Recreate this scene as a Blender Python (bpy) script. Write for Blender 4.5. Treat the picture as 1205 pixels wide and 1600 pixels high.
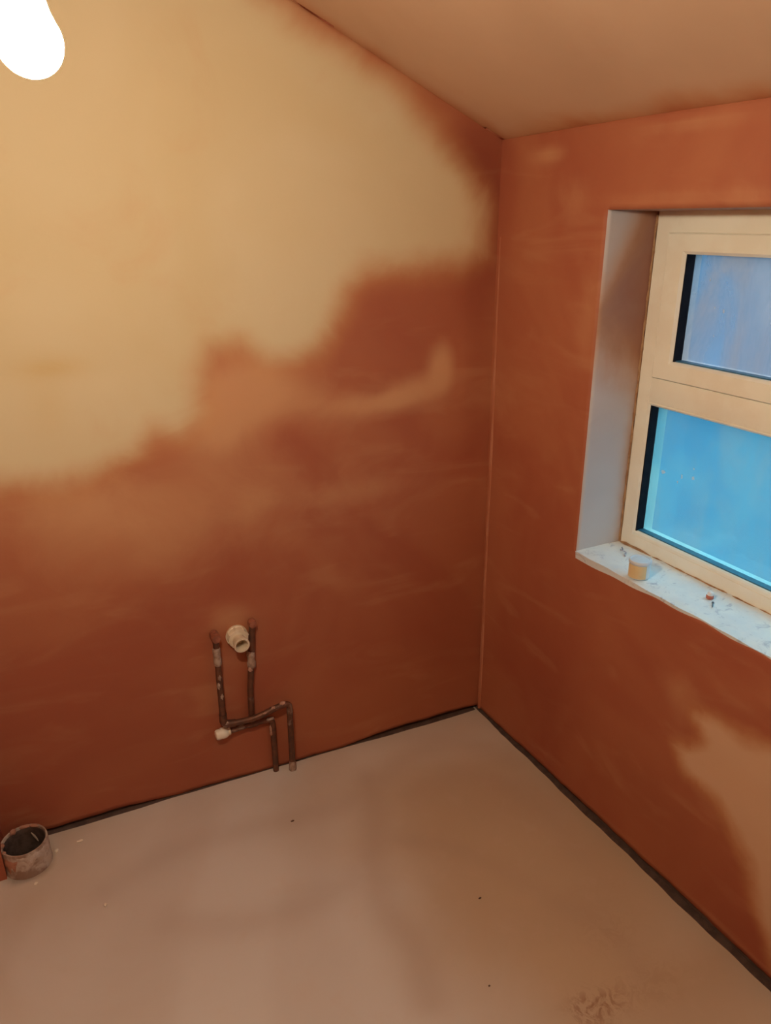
import bpy, bmesh, math, random
import numpy as np
from mathutils import Vector, Matrix

random.seed(7)
for o in list(bpy.data.objects):
    bpy.data.objects.remove(o, do_unlink=True)
COL = bpy.context.scene.collection
SC = bpy.context.scene

# ------------------------------------------------------------------ camera
CAM_H = 1.5
cd = bpy.data.cameras.new('camera')
cam = bpy.data.objects.new('camera', cd)
COL.objects.link(cam)
cd.sensor_fit = 'HORIZONTAL'
cd.sensor_width = 36.0
cd.lens = 36.0 * 1171.0 / 1205.0
cd.clip_start = 0.01
RX = (0.8874112986, -0.4609249474, -0.0070270833)     # camera right
RD = (-0.1743821329, -0.3215460186, -0.9306981410)    # camera down
RF = (0.4267224610, 0.8271374437, -0.3657206453)      # camera forward
cam.matrix_world = Matrix(((RX[0], -RD[0], -RF[0], 0),
                           (RX[1], -RD[1], -RF[1], 0),
                           (RX[2], -RD[2], -RF[2], CAM_H),
                           (0, 0, 0, 1)))
SC.camera = cam

# ------------------------------------------------------------------ world: overcast dusk sky
wd = bpy.data.worlds.new('dusk_sky')
SC.world = wd
wd.use_nodes = True
wn = wd.node_tree.nodes
wl = wd.node_tree.links
wn.clear()
wo = wn.new('ShaderNodeOutputWorld')
wb = wn.new('ShaderNodeBackground')
wt = wn.new('ShaderNodeTexCoord')
wsep = wn.new('ShaderNodeSeparateXYZ')
wr = wn.new('ShaderNodeValToRGB')
wl.new(wt.outputs['Generated'], wsep.inputs[0])
wmap = wn.new('ShaderNodeMapRange')
wmap.inputs[1].default_value = -1
wmap.inputs[2].default_value = 1
wl.new(wsep.outputs['Z'], wmap.inputs[0])
wl.new(wmap.outputs[0], wr.inputs[0])
e = wr.color_ramp.elements
e[0].position = 0.475
e[0].color = (0.034, 0.11, 0.163, 1)
e[1].position = 1.0
e[1].color = (0.80, 0.92, 1.0, 1)
m_ = wr.color_ramp.elements.new(0.525)
m_.color = (0.36, 0.46, 0.54, 1)
wl.new(wr.outputs[0], wb.inputs[0])
wb.inputs[1].default_value = 3.6
wl.new(wb.outputs[0], wo.inputs[0])

# ------------------------------------------------------------------ colour management
SC.view_settings.view_transform = 'Standard'
SC.view_settings.look = 'None'
SC.view_settings.gamma = 1
SC.view_settings.exposure = 0.0
SC.view_settings.use_curve_mapping = False

BULB_STRENGTH = 1000.0
BULB_COLOR = (1.0, 0.88, 0.66)

# ------------------------------------------------------------------ geometry frame of the room
P0 = Vector((1.2013, 1.6871, 0.0))                     # corner between back wall and window wall
LD = Vector((0.998282, -0.058591, 0.0))                # along the back wall towards the corner
ND = Vector((-0.058591, -0.998282, 0.0))               # back wall normal, into the room
X0 = P0.x
EAVE = 1.678
SLOPE = 0.458
XL, YF = -1.05, -1.0                                   # left wall, wall behind the viewer

def PB(u, off, z):                                     # point by the back wall
    q = P0 - LD * u + ND * off
    return Vector((q.x, q.y, z))

def ceil_z(x):
    return EAVE + SLOPE * (X0 - x)

# ------------------------------------------------------------------ material helpers
def new_mat(name):
    m = bpy.data.materials.new(name)
    m.use_nodes = True
    nt = m.node_tree
    nt.nodes.clear()
    out = nt.nodes.new('ShaderNodeOutputMaterial')
    bs = nt.nodes.new('ShaderNodeBsdfPrincipled')
    nt.links.new(bs.outputs[0], out.inputs[0])
    return m, nt, bs, out

def N(nt, kind, **kw):
    n = nt.nodes.new(kind)
    for k, v in kw.items():
        setattr(n, k, v)
    return n

def noise(nt, vec, scale, detail=4, rough=0.55, dist=0.0):
    n = N(nt, 'ShaderNodeTexNoise')
    n.inputs['Scale'].default_value = scale
    n.inputs['Detail'].default_value = detail
    n.inputs['Roughness'].default_value = rough
    n.inputs['Distortion'].default_value = dist
    nt.links.new(vec, n.inputs['Vector'])
    return n.outputs['Fac']

def math_n(nt, op, a, b=None, clamp=False):
    n = N(nt, 'ShaderNodeMath', operation=op)
    n.use_clamp = clamp
    for i, v in enumerate((a, b)):
        if v is None:
            continue
        if isinstance(v, (int, float)):
            n.inputs[i].default_value = v
        else:
            nt.links.new(v, n.inputs[i])
    return n.outputs[0]

def mixc(nt, fac, a, b, mode='MIX'):
    n = N(nt, 'ShaderNodeMix', data_type='RGBA', blend_type=mode)
    for sock, v in ((n.inputs[0], fac), (n.inputs[6], a), (n.inputs[7], b)):
        if isinstance(v, (int, float)):
            sock.default_value = v
        elif isinstance(v, tuple):
            sock.default_value = (*v[:3], 1)
        else:
            nt.links.new(v, sock)
    return n.outputs[2]

def smooth(nt, v, lo, hi):
    n = N(nt, 'ShaderNodeMapRange', interpolation_type='SMOOTHSTEP')
    nt.links.new(v, n.inputs[0])
    n.inputs[1].default_value = lo
    n.inputs[2].default_value = hi
    return n.outputs[0]

def coords(nt, kind='Object'):
    return N(nt, 'ShaderNodeTexCoord').outputs[kind]

def attr(nt, name):
    n = N(nt, 'ShaderNodeAttribute', attribute_name=name)
    return n.outputs['Fac']

def bump(nt, bs, h, strength, dist=0.01):
    b = N(nt, 'ShaderNodeBump')
    b.inputs['Strength'].default_value = strength
    b.inputs['Distance'].default_value = dist
    nt.links.new(h, b.inputs['Height'])
    nt.links.new(b.outputs[0], bs.inputs['Normal'])

def plaster(name, dry_a, dry_b, wet_a, wet_b, mid, rough=0.62, edge=0.03, bumps=0.25, spec=0.35):
    """skim plaster: 'dry_edge' = signed metres inside a dried patch, 'tone' = half-dried cast"""
    m, nt, bs, out = new_mat(name)
    L = nt.links
    v = coords(nt)
    n1 = noise(nt, v, 5, 5, 0.55, 0.6)
    n2 = noise(nt, v, 22, 5, 0.6)
    n3 = noise(nt, v, 1.7, 3, 0.5, 1.2)
    d = attr(nt, 'dry_edge')
    w1 = math_n(nt, 'MULTIPLY', math_n(nt, 'SUBTRACT', n1, 0.5), 0.085)
    w2 = math_n(nt, 'MULTIPLY', math_n(nt, 'SUBTRACT', n2, 0.5), 0.012)
    dd = math_n(nt, 'ADD', d, math_n(nt, 'ADD', w1, w2))
    dry = smooth(nt, dd, -edge, edge)
    dcol = mixc(nt, smooth(nt, n3, 0.3, 0.7), dry_a, dry_b)
    dcol = mixc(nt, math_n(nt, 'MULTIPLY', smooth(nt, n1, .55, .8), 0.25), dcol, mid)
    wcol = mixc(nt, smooth(nt, n3, 0.35, 0.65), wet_a, wet_b)
    ta = attr(nt, 'tone')
    wcol = mixc(nt, smooth(nt, math_n(nt, 'MULTIPLY', ta, -1.0), 0.0, 1.0), wcol, (0.27, 0.065, 0.033))  # negative tone mixes in a darker red-brown
    tn = math_n(nt, 'ADD', ta, math_n(nt, 'MULTIPLY', math_n(nt, 'SUBTRACT', n1, 0.5), 0.9))
    wcol = mixc(nt, smooth(nt, tn, 0.0, 1.0), wcol, mid)
    # thin pale trowel smears left in the damp skim
    mp = N(nt, 'ShaderNodeMapping')
    mp.inputs['Scale'].default_value = (2.0, 2.0, 7.0)
    mp.inputs['Rotation'].default_value = (0.3, 0.35, 0.2)
    L.new(v, mp.inputs[0])
    n4 = noise(nt, mp.outputs[0], 1.7, 5, 0.5, 0.9)
    wcol = mixc(nt, math_n(nt, 'MULTIPLY', smooth(nt, n4, 0.50, 0.78), 0.24), wcol, mid)
    dcol = mixc(nt, attr(nt, 'stain'), dcol, (0.60, 0.42, 0.20))
    wcol = mixc(nt, math_n(nt, 'MULTIPLY', smooth(nt, dd, -edge * 1.8, edge * 0.2), 0.55), wcol, (0.60, 0.30, 0.12))
    c = mixc(nt, dry, wcol, dcol)
    L.new(c, bs.inputs['Base Color'])
    bs.inputs['Specular IOR Level'].default_value = spec
    r = math_n(nt, 'ADD', math_n(nt, 'MULTIPLY', dry, 0.25), math_n(nt, 'ADD', rough - 0.1, math_n(nt, 'MULTIPLY', n2, 0.2)))
    L.new(r, bs.inputs['Roughness'])
    hgt = math_n(nt, 'ADD', math_n(nt, 'MULTIPLY', n4, 0.6), math_n(nt, 'ADD', n1, math_n(nt, 'MULTIPLY', n2, 0.25)))
    bump(nt, bs, hgt, bumps, 0.006)
    return m

def plain(name, col, rough=0.5, col2=None, scale=20, metal=0.0, spec=0.5, bumps=0.0, lo=.4, hi=.6, bscale=None):
    m, nt, bs, out = new_mat(name)
    v = coords(nt)
    n = noise(nt, v, scale, 5, 0.6)
    c = mixc(nt, smooth(nt, n, lo, hi), col, col2 if col2 else tuple(x * 0.88 for x in col))
    nt.links.new(c, bs.inputs['Base Color'])
    bs.inputs['Roughness'].default_value = rough
    bs.inputs['Metallic'].default_value = metal
    bs.inputs['Specular IOR Level'].default_value = spec
    if bumps:
        bump(nt, bs, noise(nt, v, bscale or scale * 2, 5, 0.6), bumps, 0.003)
    return m

WET_A, WET_B, MID = (0.37, 0.100, 0.050), (0.42, 0.138, 0.066), (0.58, 0.29, 0.145)
DRY_A, DRY_B = (0.63, 0.49, 0.29), (0.66, 0.53, 0.335)
M_back = plaster('plaster_back_wall', DRY_A, DRY_B, WET_A, WET_B, MID, edge=0.045)
M_right = plaster('plaster_window_wall', (0.62, 0.38, 0.24), (0.66, 0.42, 0.27), WET_A, WET_B, MID, edge=0.022)
M_ceil = plaster('plaster_ceiling', (0.55, 0.33, 0.20), (0.60, 0.37, 0.23), WET_A, WET_B, (0.52, 0.27, 0.15), edge=0.04)
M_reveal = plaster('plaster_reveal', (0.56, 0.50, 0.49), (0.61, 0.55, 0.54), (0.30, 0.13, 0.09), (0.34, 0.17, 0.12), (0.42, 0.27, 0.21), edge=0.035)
M_block = plain('dark_blockwork', (0.10, 0.06, 0.045), 0.9, (0.14, 0.09, 0.07), 12)  # backing coloured dark so the gap below the plaster reads as shaded
M_gap_shade = plain('gap_shade', (0.075, 0.042, 0.032), 0.9, (0.11, 0.065, 0.05), 30)  # dark colour standing for the shade along the floor gap
M_bead = plain('corner_plaster_ridge', (0.52, 0.21, 0.115), 0.6, (0.46, 0.16, 0.08), 8)  # paler than the wall: highlight along the ridge put into its colour

def floor_material():
    m, nt, bs, out = new_mat('levelling_compound')
    L = nt.links
    v = coords(nt)
    t = attr(nt, 'tone')
    n1 = noise(nt, v, 2.2, 4, 0.5, 1.0)
    n2 = noise(nt, v, 14, 5, 0.6, 0.4)
    # arcs of the sweeping trowel
    mp = N(nt, 'ShaderNodeMapping')
    mp.inputs['Location'].default_value = (-0.95, -1.05, 0)
    L.new(v, mp.inputs[0])
    wv = N(nt, 'ShaderNodeTexWave', wave_type='RINGS', rings_direction='Z', wave_profile='SIN')
    wv.inputs['Scale'].default_value = 0.8
    wv.inputs['Distortion'].default_value = 9.0
    wv.inputs['Detail'].default_value = 3
    wv.inputs['Detail Scale'].default_value = 0.8
    L.new(mp.outputs[0], wv.inputs['Vector'])
    tt = math_n(nt, 'ADD', t, math_n(nt, 'MULTIPLY', math_n(nt, 'SUBTRACT', n1, 0.5), 0.7))
    c = mixc(nt, smooth(nt, tt, 0.0, 1.0), (0.70, 0.64, 0.60), (0.56, 0.42, 0.295))
    c = mixc(nt, math_n(nt, 'MULTIPLY', smooth(nt, wv.outputs['Fac'], 0.35, 1.0), 0.15), c, (0.44, 0.31, 0.23))
    c = mixc(nt, math_n(nt, 'MULTIPLY', smooth(nt, n2, 0.5, 0.8), 0.25), c, (0.66, 0.52, 0.42))
    c = mixc(nt, math_n(nt, 'MULTIPLY', attr(nt, 'sweep'), math_n(nt, 'ADD', 0.4, n1)), c, (0.42, 0.30, 0.23))
    s = attr(nt, 'scuff')
    sc_ = math_n(nt, 'MULTIPLY', s, smooth(nt, noise(nt, v, 30, 5, 0.7, 1.5), 0.42, 0.62))
    c = mixc(nt, math_n(nt, 'MULTIPLY', sc_, 0.75), c, (0.30, 0.15, 0.09))
    L.new(c, bs.inputs['Base Color'])
    L.new(math_n(nt, 'ADD', 0.28, math_n(nt, 'MULTIPLY', n2, 0.16)), bs.inputs['Roughness'])
    bs.inputs['Specular IOR Level'].default_value = 0.5
    h = math_n(nt, 'ADD', math_n(nt, 'MULTIPLY', wv.outputs['Fac'], 0.35), math_n(nt, 'ADD', n1, math_n(nt, 'MULTIPLY', n2, 0.15)))
    h = math_n(nt, 'ADD', h, math_n(nt, 'MULTIPLY', sc_, 0.6))
    bump(nt, bs, h, 0.22, 0.006)
    return m
M_floor = floor_material()

# ------------------------------------------------------------------ object helpers
def setp(o, label=None, cat=None, group=None, kind=None):
    if label: o['label'] = label
    if cat: o['category'] = cat
    if group: o['group'] = group
    if kind: o['kind'] = kind
    return o

def world_of(o):
    m = o.matrix_basis.copy()
    while o.parent is not None:
        o = o.parent
        m = o.matrix_basis @ m
    return m

def mesh_obj(name, verts, faces, mat, parent=None, smooth_=True):
    me = bpy.data.meshes.new(name)
    me.from_pydata([tuple(v) for v in verts], [], faces)
    me.materials.append(mat)
    if smooth_:
        me.polygons.foreach_set('use_smooth', [True] * len(me.polygons))
    me.update()
    o = bpy.data.objects.new(name, me)
    COL.objects.link(o)
    if parent is not None:
        o.parent = parent
        o.matrix_parent_inverse = Matrix.Identity(4)
        o.matrix_basis = world_of(parent).inverted()     # verts are given in room coordinates
    return o

def bm_obj(name, bm, mat, parent=None, smooth_=True, bevel=0.0):
    if bevel:
        bmesh.ops.bevel(bm, geom=bm.edges[:], offset=bevel, segments=2, affect='EDGES', profile=0.6)
    bmesh.ops.recalc_face_normals(bm, faces=bm.faces)
    me = bpy.data.meshes.new(name)
    bm.to_mesh(me)
    bm.free()
    me.materials.append(mat)
    if smooth_:
        me.polygons.foreach_set('use_smooth', [True] * len(me.polygons))
        try:
            me.set_sharp_from_angle(angle=math.radians(40))
        except Exception:
            pass
    o = bpy.data.objects.new(name, me)
    COL.objects.link(o)
    if parent is not None:
        o.parent = parent
        o.matrix_basis = world_of(parent).inverted()
    return o

def empty(name, loc, **kw):
    o = bpy.data.objects.new(name, None)
    o.empty_display_size = 0.05
    o.location = loc
    COL.objects.link(o)
    o.matrix_basis = Matrix.Translation(Vector(loc))
    setp(o, **kw)
    return o

def box(bm, x0, x1, y0, y1, z0, z1):
    vs = [bm.verts.new((x, y, z)) for x in (x0, x1) for y in (y0, y1) for z in (z0, z1)]
    for f in ((0, 1, 3, 2), (4, 6, 7, 5), (0, 4, 5, 1), (2, 3, 7, 6), (0, 2, 6, 4), (1, 5, 7, 3)):
        bm.faces.new([vs[i] for i in f])

def basis(axis):
    a = Vector(axis).normalized()
    t = Vector((0, 0, 1)) if abs(a.z) < 0.9 else Vector((1, 0, 0))
    u = a.cross(t).normalized()
    return a, u, a.cross(u).normalized()

def lathe(bm, base, axis, prof, seg=32, wob=0.0, seed=0, closed=False):
    """prof = [(radius, distance along axis)]"""
    a, u, v = basis(axis)
    base = Vector(base)
    rnd = random.Random(seed)
    ph = [rnd.uniform(0, 6.28) for _ in range(4)]
    rings = []
    for r, h in prof:
        ring = []
        for i in range(seg):
            t = 2 * math.pi * i / seg
            k = 1 + wob * (math.sin(2 * t + ph[0]) + 0.6 * math.sin(5 * t + ph[1] + h * 90) + .4 * math.sin(9 * t + ph[2]))
            ring.append(bm.verts.new(base + a * h + (u * math.cos(t) + v * math.sin(t)) * r * k))
        rings.append(ring)
    n = len(rings)
    for j in range(n if closed else n - 1):
        A, B = rings[j], rings[(j + 1) % n]
        for i in range(seg):
            bm.faces.new((A[i], A[(i + 1) % seg], B[(i + 1) % seg], B[i]))
    if not closed:
        for ring in (rings[0], rings[-1]):
            bm.faces.new(ring)

def round_path(pts, rad, seg=6):
    pts = [Vector(p) for p in pts]
    out = [pts[0]]
    for i in range(1, len(pts) - 1):
        a, b, c = pts[i - 1], pts[i], pts[i + 1]
        r = min(rad, (a - b).length * 0.48, (c - b).length * 0.48)
        p, q = b + (a - b).normalized() * r, b + (c - b).normalized() * r
        for k in range(seg + 1):
            t = k / seg
            out.append(p * (1 - t) ** 2 + b * 2 * t * (1 - t) + q * t * t)
    out.append(pts[-1])
    return out

def tube(bm, pts, r, seg=14, wob=0.0, seed=1):
    rnd = random.Random(seed)
    rings = []
    prev = None
    for i, p in enumerate(pts):
        if i == 0: d = pts[1] - p
        elif i == len(pts) - 1: d = p - pts[i - 1]
        else: d = pts[i + 1] - pts[i - 1]
        d.normalize()
        if prev is None:
            _, u, v = basis(d)
        else:
            u = (prev - d * prev.dot(d)).normalized()
            v = d.cross(u)
        prev = u
        rr = (r[i] if isinstance(r, (list, tuple)) else r)
        ring = []
        for k in range(seg):
            t = 2 * math.pi * k / seg
            q = rr * (1 + wob * rnd.uniform(-1, 1))
            ring.append(bm.verts.new(p + (u * math.cos(t) + v * math.sin(t)) * q))
        rings.append(ring)
    for a, b in zip(rings, rings[1:]):
        for k in range(seg):
            bm.faces.new((a[k], a[(k + 1) % seg], b[(k + 1) % seg], b[k]))
    bm.faces.new(rings[0])
    bm.faces.new(rings[-1])

def densify(pts, step):
    out = [pts[0]]
    for a, b in zip(pts, pts[1:]):
        n = max(1, int((b - a).length / step))
        for k in range(1, n + 1):
            out.append(a.lerp(b, k / n))
    return out

# ------------------------------------------------------------------ fields over plaster surfaces
def sdf(px, py, poly):
    """signed distance to polygon, positive inside"""
    poly = np.array(poly, float)
    d = np.full(px.shape, 1e9)
    inside = np.zeros(px.shape, bool)
    n = len(poly)
    for i in range(n):
        ax, ay = poly[i]
        bx, by = poly[(i + 1) % n]
        ex, ey = bx - ax, by - ay
        t = np.clip(((px - ax) * ex + (py - ay) * ey) / (ex * ex + ey * ey + 1e-12), 0, 1)
        d = np.minimum(d, np.hypot(px - ax - ex * t, py - ay - ey * t))
        cond = ((ay > py) != (by > py)) & (px < ex * (py - ay) / (ey + 1e-12) + ax)
        inside ^= cond
    return np.where(inside, d, -d)

def gauss(px, py, lst):
    t = np.zeros(px.shape)
    for cx, cy, sx, sy, a in lst:
        t += a * np.exp(-(((px - cx) / sx) ** 2 + ((py - cy) / sy) ** 2) / 2)
    return t

def add_attr(me, name, vals):
    a = me.attributes.new(name, 'FLOAT', 'POINT')
    a.data.foreach_set('value', np.asarray(vals, dtype=np.float32))

def interp(x, xs, ys):
    return float(np.interp(x, xs, ys))

def grid_wall(name, us, rows, point, mat, skip=None, dry=None, tone=None, thick=0.015, extra=None):
    """us: column positions; rows(u): list of v positions; point(u, v) -> room point"""
    verts, uv = [], []
    nr = None
    for u in us:
        rv = rows(u)
        nr = len(rv)
        for v in rv:
            verts.append(point(u, v))
            uv.append((u, v))
    faces = []
    for i in range(len(us) - 1):
        for j in range(nr - 1):
            a = i * nr + j
            if skip:
                cu = (uv[a][0] + uv[a + nr][0]) / 2
                cv = (uv[a][1] + uv[a + 1][1]) / 2
                if skip(cu, cv):
                    continue
            faces.append((a, a + nr, a + nr + 1, a + 1))
    o = mesh_obj(name, verts, faces, mat)
    uv = np.array(uv)
    px, py = uv[:, 0], uv[:, 1]
    add_attr(o.data, 'dry_edge', dry(px, py) if dry else np.full(len(uv), -1.0))
    add_attr(o.data, 'tone', tone(px, py) if tone else np.zeros(len(uv)))
    if extra:
        for k, f in extra.items():
            add_attr(o.data, k, f(px, py))
    # drop verts left loose inside a hole
    if skip:
        bm = bmesh.new(); bm.from_mesh(o.data)
        bmesh.ops.delete(bm, geom=[v for v in bm.verts if not v.link_faces], context='VERTS')
        bm.to_mesh(o.data); bm.free()
    if thick:
        s = o.modifiers.new('thickness', 'SOLIDIFY')
        s.thickness = thick
        s.offset = -1
    o['kind'] = 'structure'
    return o

def frange(a, b, step):
    n = max(1, int(round((b - a) / step)))
    return [a + (b - a) * i / n for i in range(n + 1)]

# ------------------------------------------------------------------ floor
def floor_tone(x, y):  # greyer foreground holds the daylight pool as colour, browner near the corner
    return 0.30 + gauss(x, y, [(1.0, 1.1, 0.30, 0.40, 0.75), (0.75, 0.8, .2, .25, .25), (0.35, 0.75, 0.33, 0.4, -0.45),
                               (0.2, 1.4, .4, .15, -.10), (-0.2, 1.6, .25, .3, .25)])
SWEEPS = [[(0.742, 1.562), (0.684, 1.386), (0.604, 1.262), (0.581, 1.149), (0.604, 1.026), (0.564, 0.915)] ,
[(0.02, 1.506), (0.169, 1.56), (0.398, 1.536), (0.674, 1.483), (0.902, 1.603), (1.079, 1.593), (1.149, 1.423)] ,
[(0.679, 1.339), (0.814, 1.243), (0.88, 1.139), (0.933, 1.004), (1.019, 0.861), (0.99, 0.754)] ,
[(0.137, 1.345), (0.223, 1.281), (0.364, 1.245), (0.567, 1.26)] ,
[(0.817, 1.449), (1.0, 1.471), (1.117, 1.291), (1.09, 1.074)] ]
SWEEP_W = [(0.03, 0.34), (0.03, 0.26), (0.022, 0.24), (0.035, 0.26), (0.03, 0.22)]
def floor_sweep(x, y):
    t = np.zeros(x.shape)
    for pl, (w_, a_) in zip(SWEEPS, SWEEP_W):
        # smooth the polyline, then fall off from it
        q = np.array(pl)
        for _ in range(3):
            q = np.vstack([q[:1]] + [np.array([a * .75 + b * .25, a * .25 + b * .75]) for a, b in zip(q[:-1], q[1:])] + [q[-1:]])
        d = np.full(x.shape, 9.0)
        for a, b in zip(q[:-1], q[1:]):
            e = b - a
            s = np.clip(((x - a[0]) * e[0] + (y - a[1]) * e[1]) / (e @ e + 1e-9), 0, 1)
            d = np.minimum(d, np.hypot(x - a[0] - e[0] * s, y - a[1] - e[1] * s))
        t = np.maximum(t, a_ * np.exp(-(d / w_) ** 2 / 2))
    return t
def floor_scuff(x, y):
    return np.clip(gauss(x, y, [(0.835, 0.745, .03, .022, 1.0), (0.88, 0.735, .035, .02, .75), (1.0, .72, .06, .03, .25), (1.00, .86, .05, .04, .2)]), 0, 1)
floor = grid_wall('floor', frange(XL - 0.02, X0 + 0.014, 0.015), lambda u: frange(YF - 0.02, 1.90, 0.015),
                  lambda u, v: Vector((u, min(v, (P0 - LD * ((P0.x - u) / LD.x)).y + 0.0135), 0.0)), M_floor,
                  tone=floor_tone, extra={'scuff': floor_scuff, 'sweep': floor_sweep}, thick=0.0)
bm = bmesh.new(); bm.from_mesh(floor.data)
SCN = Vector((-0.1445, 1.6865, 0.0))
bmesh.ops.delete(bm, geom=[v for v in bm.verts if (v.co - SCN).length < 0.0515], context='VERTS')
for v in bm.verts:
    dv = v.co - SCN
    if dv.length < 0.09 and v.is_boundary and v.co.y < 1.745:
        v.co = SCN + dv.normalized() * 0.0525
bm.to_mesh(floor.data); bm.free()
sm = floor.modifiers.new('thickness', 'SOLIDIFY'); sm.thickness = 0.05; sm.offset = -1

# ------------------------------------------------------------------ back wall (the one with the pipes)
ULEN = (X0 - XL) / LD.x
DRY_B = [(1.08, 2.16), (0.80, 2.02), (0.569, 1.905), (0.438, 1.836), (0.318, 1.776), (0.237, 1.714), (0.151, 1.649), (0.087, 1.586), (0.06, 1.513),
         (0.064, 1.43), (0.116, 1.395), (0.252, 1.396), (0.38, 1.397), (0.431, 1.343), (0.458, 1.269), (0.51, 1.204),
         (0.56, 1.192), (0.623, 1.192), (0.69, 1.240), (0.771, 1.240), (0.806, 1.174), (0.808, 1.084), (0.849, 1.043),
         (0.912, 1.058), (0.954, 1.01), (1.028, 0.981), (1.113, 0.955), (1.241, 0.967), (1.476, 0.981), (1.8, 0.93),
         (2.5, 0.96), (2.5, 2.75), (1.8, 2.45)]
def back_dry(u, z):
    return sdf(u, z, DRY_B)
def back_tone(u, z):
    return gauss(u, z, [(0.155, 1.13, .03, .05, 1.1), (0.23, 1.075, .05, .028, .8), (0.32, 1.052, .06, .022, .75), (0.43, 1.05, .07, .03, .5),
                        (0.58, 1.11, .07, .05, .55), (0.66, 1.13, .05, .06, .6), (0.74, 1.09, .05, .06, .8), (0.78, 1.02, .06, .05, .4),
                        (0.685, 0.80, .22, .12, .30), (1.02, 0.80, .2, .1, .35), (0.35, 0.82, .25, .03, .35),
                        (0.77, 0.52, .05, .03, .5), (1.1, .9, .3, .05, .35),
                        (0.12, 0.3, .15, .3, -.35), (0.05, 1.50, .06, .12, -.8), (0.12, 1.62, .08, .06, -.6), (0.05, 1.1, .04, .3, -.4), (1.2, 0.15, .3, .15, -.25), (0.32, 1.25, .12, .05, -.2)])
GAPX = [0, 0.1, 0.3, 0.42, 0.47, 0.8, 0.98, 1.1, 1.2, 2.4]
GAPY = [0.013, 0.022, 0.020, 0.012, 0.005, 0.004, 0.007, 0.016, 0.018, 0.014]
def wob(t, k=1.0):
    return k * (math.sin(t * 23.1 + 1) + 0.6 * math.sin(t * 57.7) + 0.4 * math.sin(t * 121 + 2))
def back_rows(u):
    lo = interp(u, GAPX, GAPY) + wob(u, 0.0012)
    hi = ceil_z(PB(u, 0, 0).x) + 0.006
    n = 170
    return [lo + (hi - lo) * k / n for k in range(n + 1)]
wall_back = grid_wall('wall_back', frange(-0.012, ULEN + 0.01, 0.0135), back_rows, lambda u, z: PB(u, 0.0015 * math.sin(u * 5 + z * 3), z), M_back,
                      dry=back_dry, tone=back_tone, thick=-0.013,
                      extra={'stain': lambda u, z: np.clip(gauss(u, z, [(1.10, 1.206, .05, .016, .7), (1.12, 1.13, .03, .05, .3), (1.25, 1.35, .06, .12, .25), (.71, 1.21, .05, .04, .4)]), 0, 1)})
bm = bmesh.new()
qa, qb, qc, qd = PB(-0.03, -0.014, -.05), PB(ULEN + .01, -0.014, -.05), PB(ULEN + .01, -0.25, -.05), PB(-0.03, -0.25, -.05)
lo_ = [bm.verts.new(q) for q in (qa, qb, qc, qd)]
hi_ = [bm.verts.new((q.x, q.y, ceil_z(q.x) + 0.004)) for q in (qa, qb, qc, qd)]
for i in range(4):
    bm.faces.new((lo_[i], lo_[(i + 1) % 4], hi_[(i + 1) % 4], hi_[i]))
bm.faces.new(lo_); bm.faces.new(hi_)
bm_obj('blockwork', bm, M_block, wall_back, smooth_=False)

# ------------------------------------------------------------------ window wall
WY0, WY1, WZ0, WZ1 = 0.22, 1.2955, 0.722, 1.512        # opening in the plaster
DRY_R = [(0.879, 0.5), (0.816, 0.517), (0.768, 0.511), (0.71, 0.535), (0.603, 0.60), (0.35, 0.63), (0.1, 0.55), (0.15, 0.2), (0.38, -0.1),
         (0.463, -0.016), (0.554, 0.032), (0.653, 0.157), (0.711, 0.259), (0.799, 0.339), (0.888, 0.357), (0.922, 0.394),
         (0.875, 0.425), (0.852, 0.445), (0.852, 0.474)]
def right_tone(y, z):
    return gauss(y, z, [(0.94, 0.53, .05, .03, .35), (0.92, .46, .03, .05, .3), (1.33, 1.27, .03, .08, .35), (1.32, 1.0, .03, .2, .12),
                        (1.5, 1.63, .05, .012, .5), (1.1, 1.655, .1, .008, .5), (1.4, 1.55, .04, .03, .25), (1.05, 1.53, .2, .012, .3),
                        (0.9, .2, .25, .12, -.4), (1.4, .3, .15, .3, -.35), (0.6, 0.05, .2, .05, -.3)])
ry = sorted(set([round(v, 5) for v in frange(YF - 0.01, WY0, 0.02) + frange(WY0, WY1, 0.0134) + frange(WY1, P0.y + 0.012, 0.013)]))
def right_rows(y):
    lo = interp(y, [YF, 0.5, 0.9, 1.2, 1.55, 1.69], [0.028, 0.028, 0.027, 0.025, 0.017, 0.010]) + wob(y, 0.0014)
    a = [lo + (WZ0 - lo) * k / 55 for k in range(56)]
    b = frange(WZ0, WZ1, 0.0134)[1:]
    c = [WZ1 + (EAVE + 0.006 - WZ1) * k / 14 for k in range(1, 15)]
    return a + b + c
wall_right = grid_wall('wall_right', ry, right_rows, lambda y, z: Vector((X0 - 0.001 * math.sin(y * 6 + z * 4), y, z)), M_right,
                       skip=lambda y, z: WY0 < y < WY1 and WZ0 < z < WZ1,
                       dry=lambda y, z: sdf(y, z, DRY_R), tone=right_tone, thick=-0.013)
XA, XB = X0 + 0.0145, X0 + 0.27
bm = bmesh.new()
box(bm, XA, XB, WY1 + 0.012, 1.95, -.05, EAVE)
box(bm, XA, XB, YF - .2, WY0 - 0.012, -.05, EAVE)
box(bm, XA, XB, WY0 - 0.012, WY1 + 0.012, -.05, WZ0 - 0.03)
box(bm, XA, XB, WY0 - 0.012, WY1 + 0.012, WZ1 + 0.012, EAVE)
bm_obj('blockwork', bm, M_block, wall_right, smooth_=False)

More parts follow.
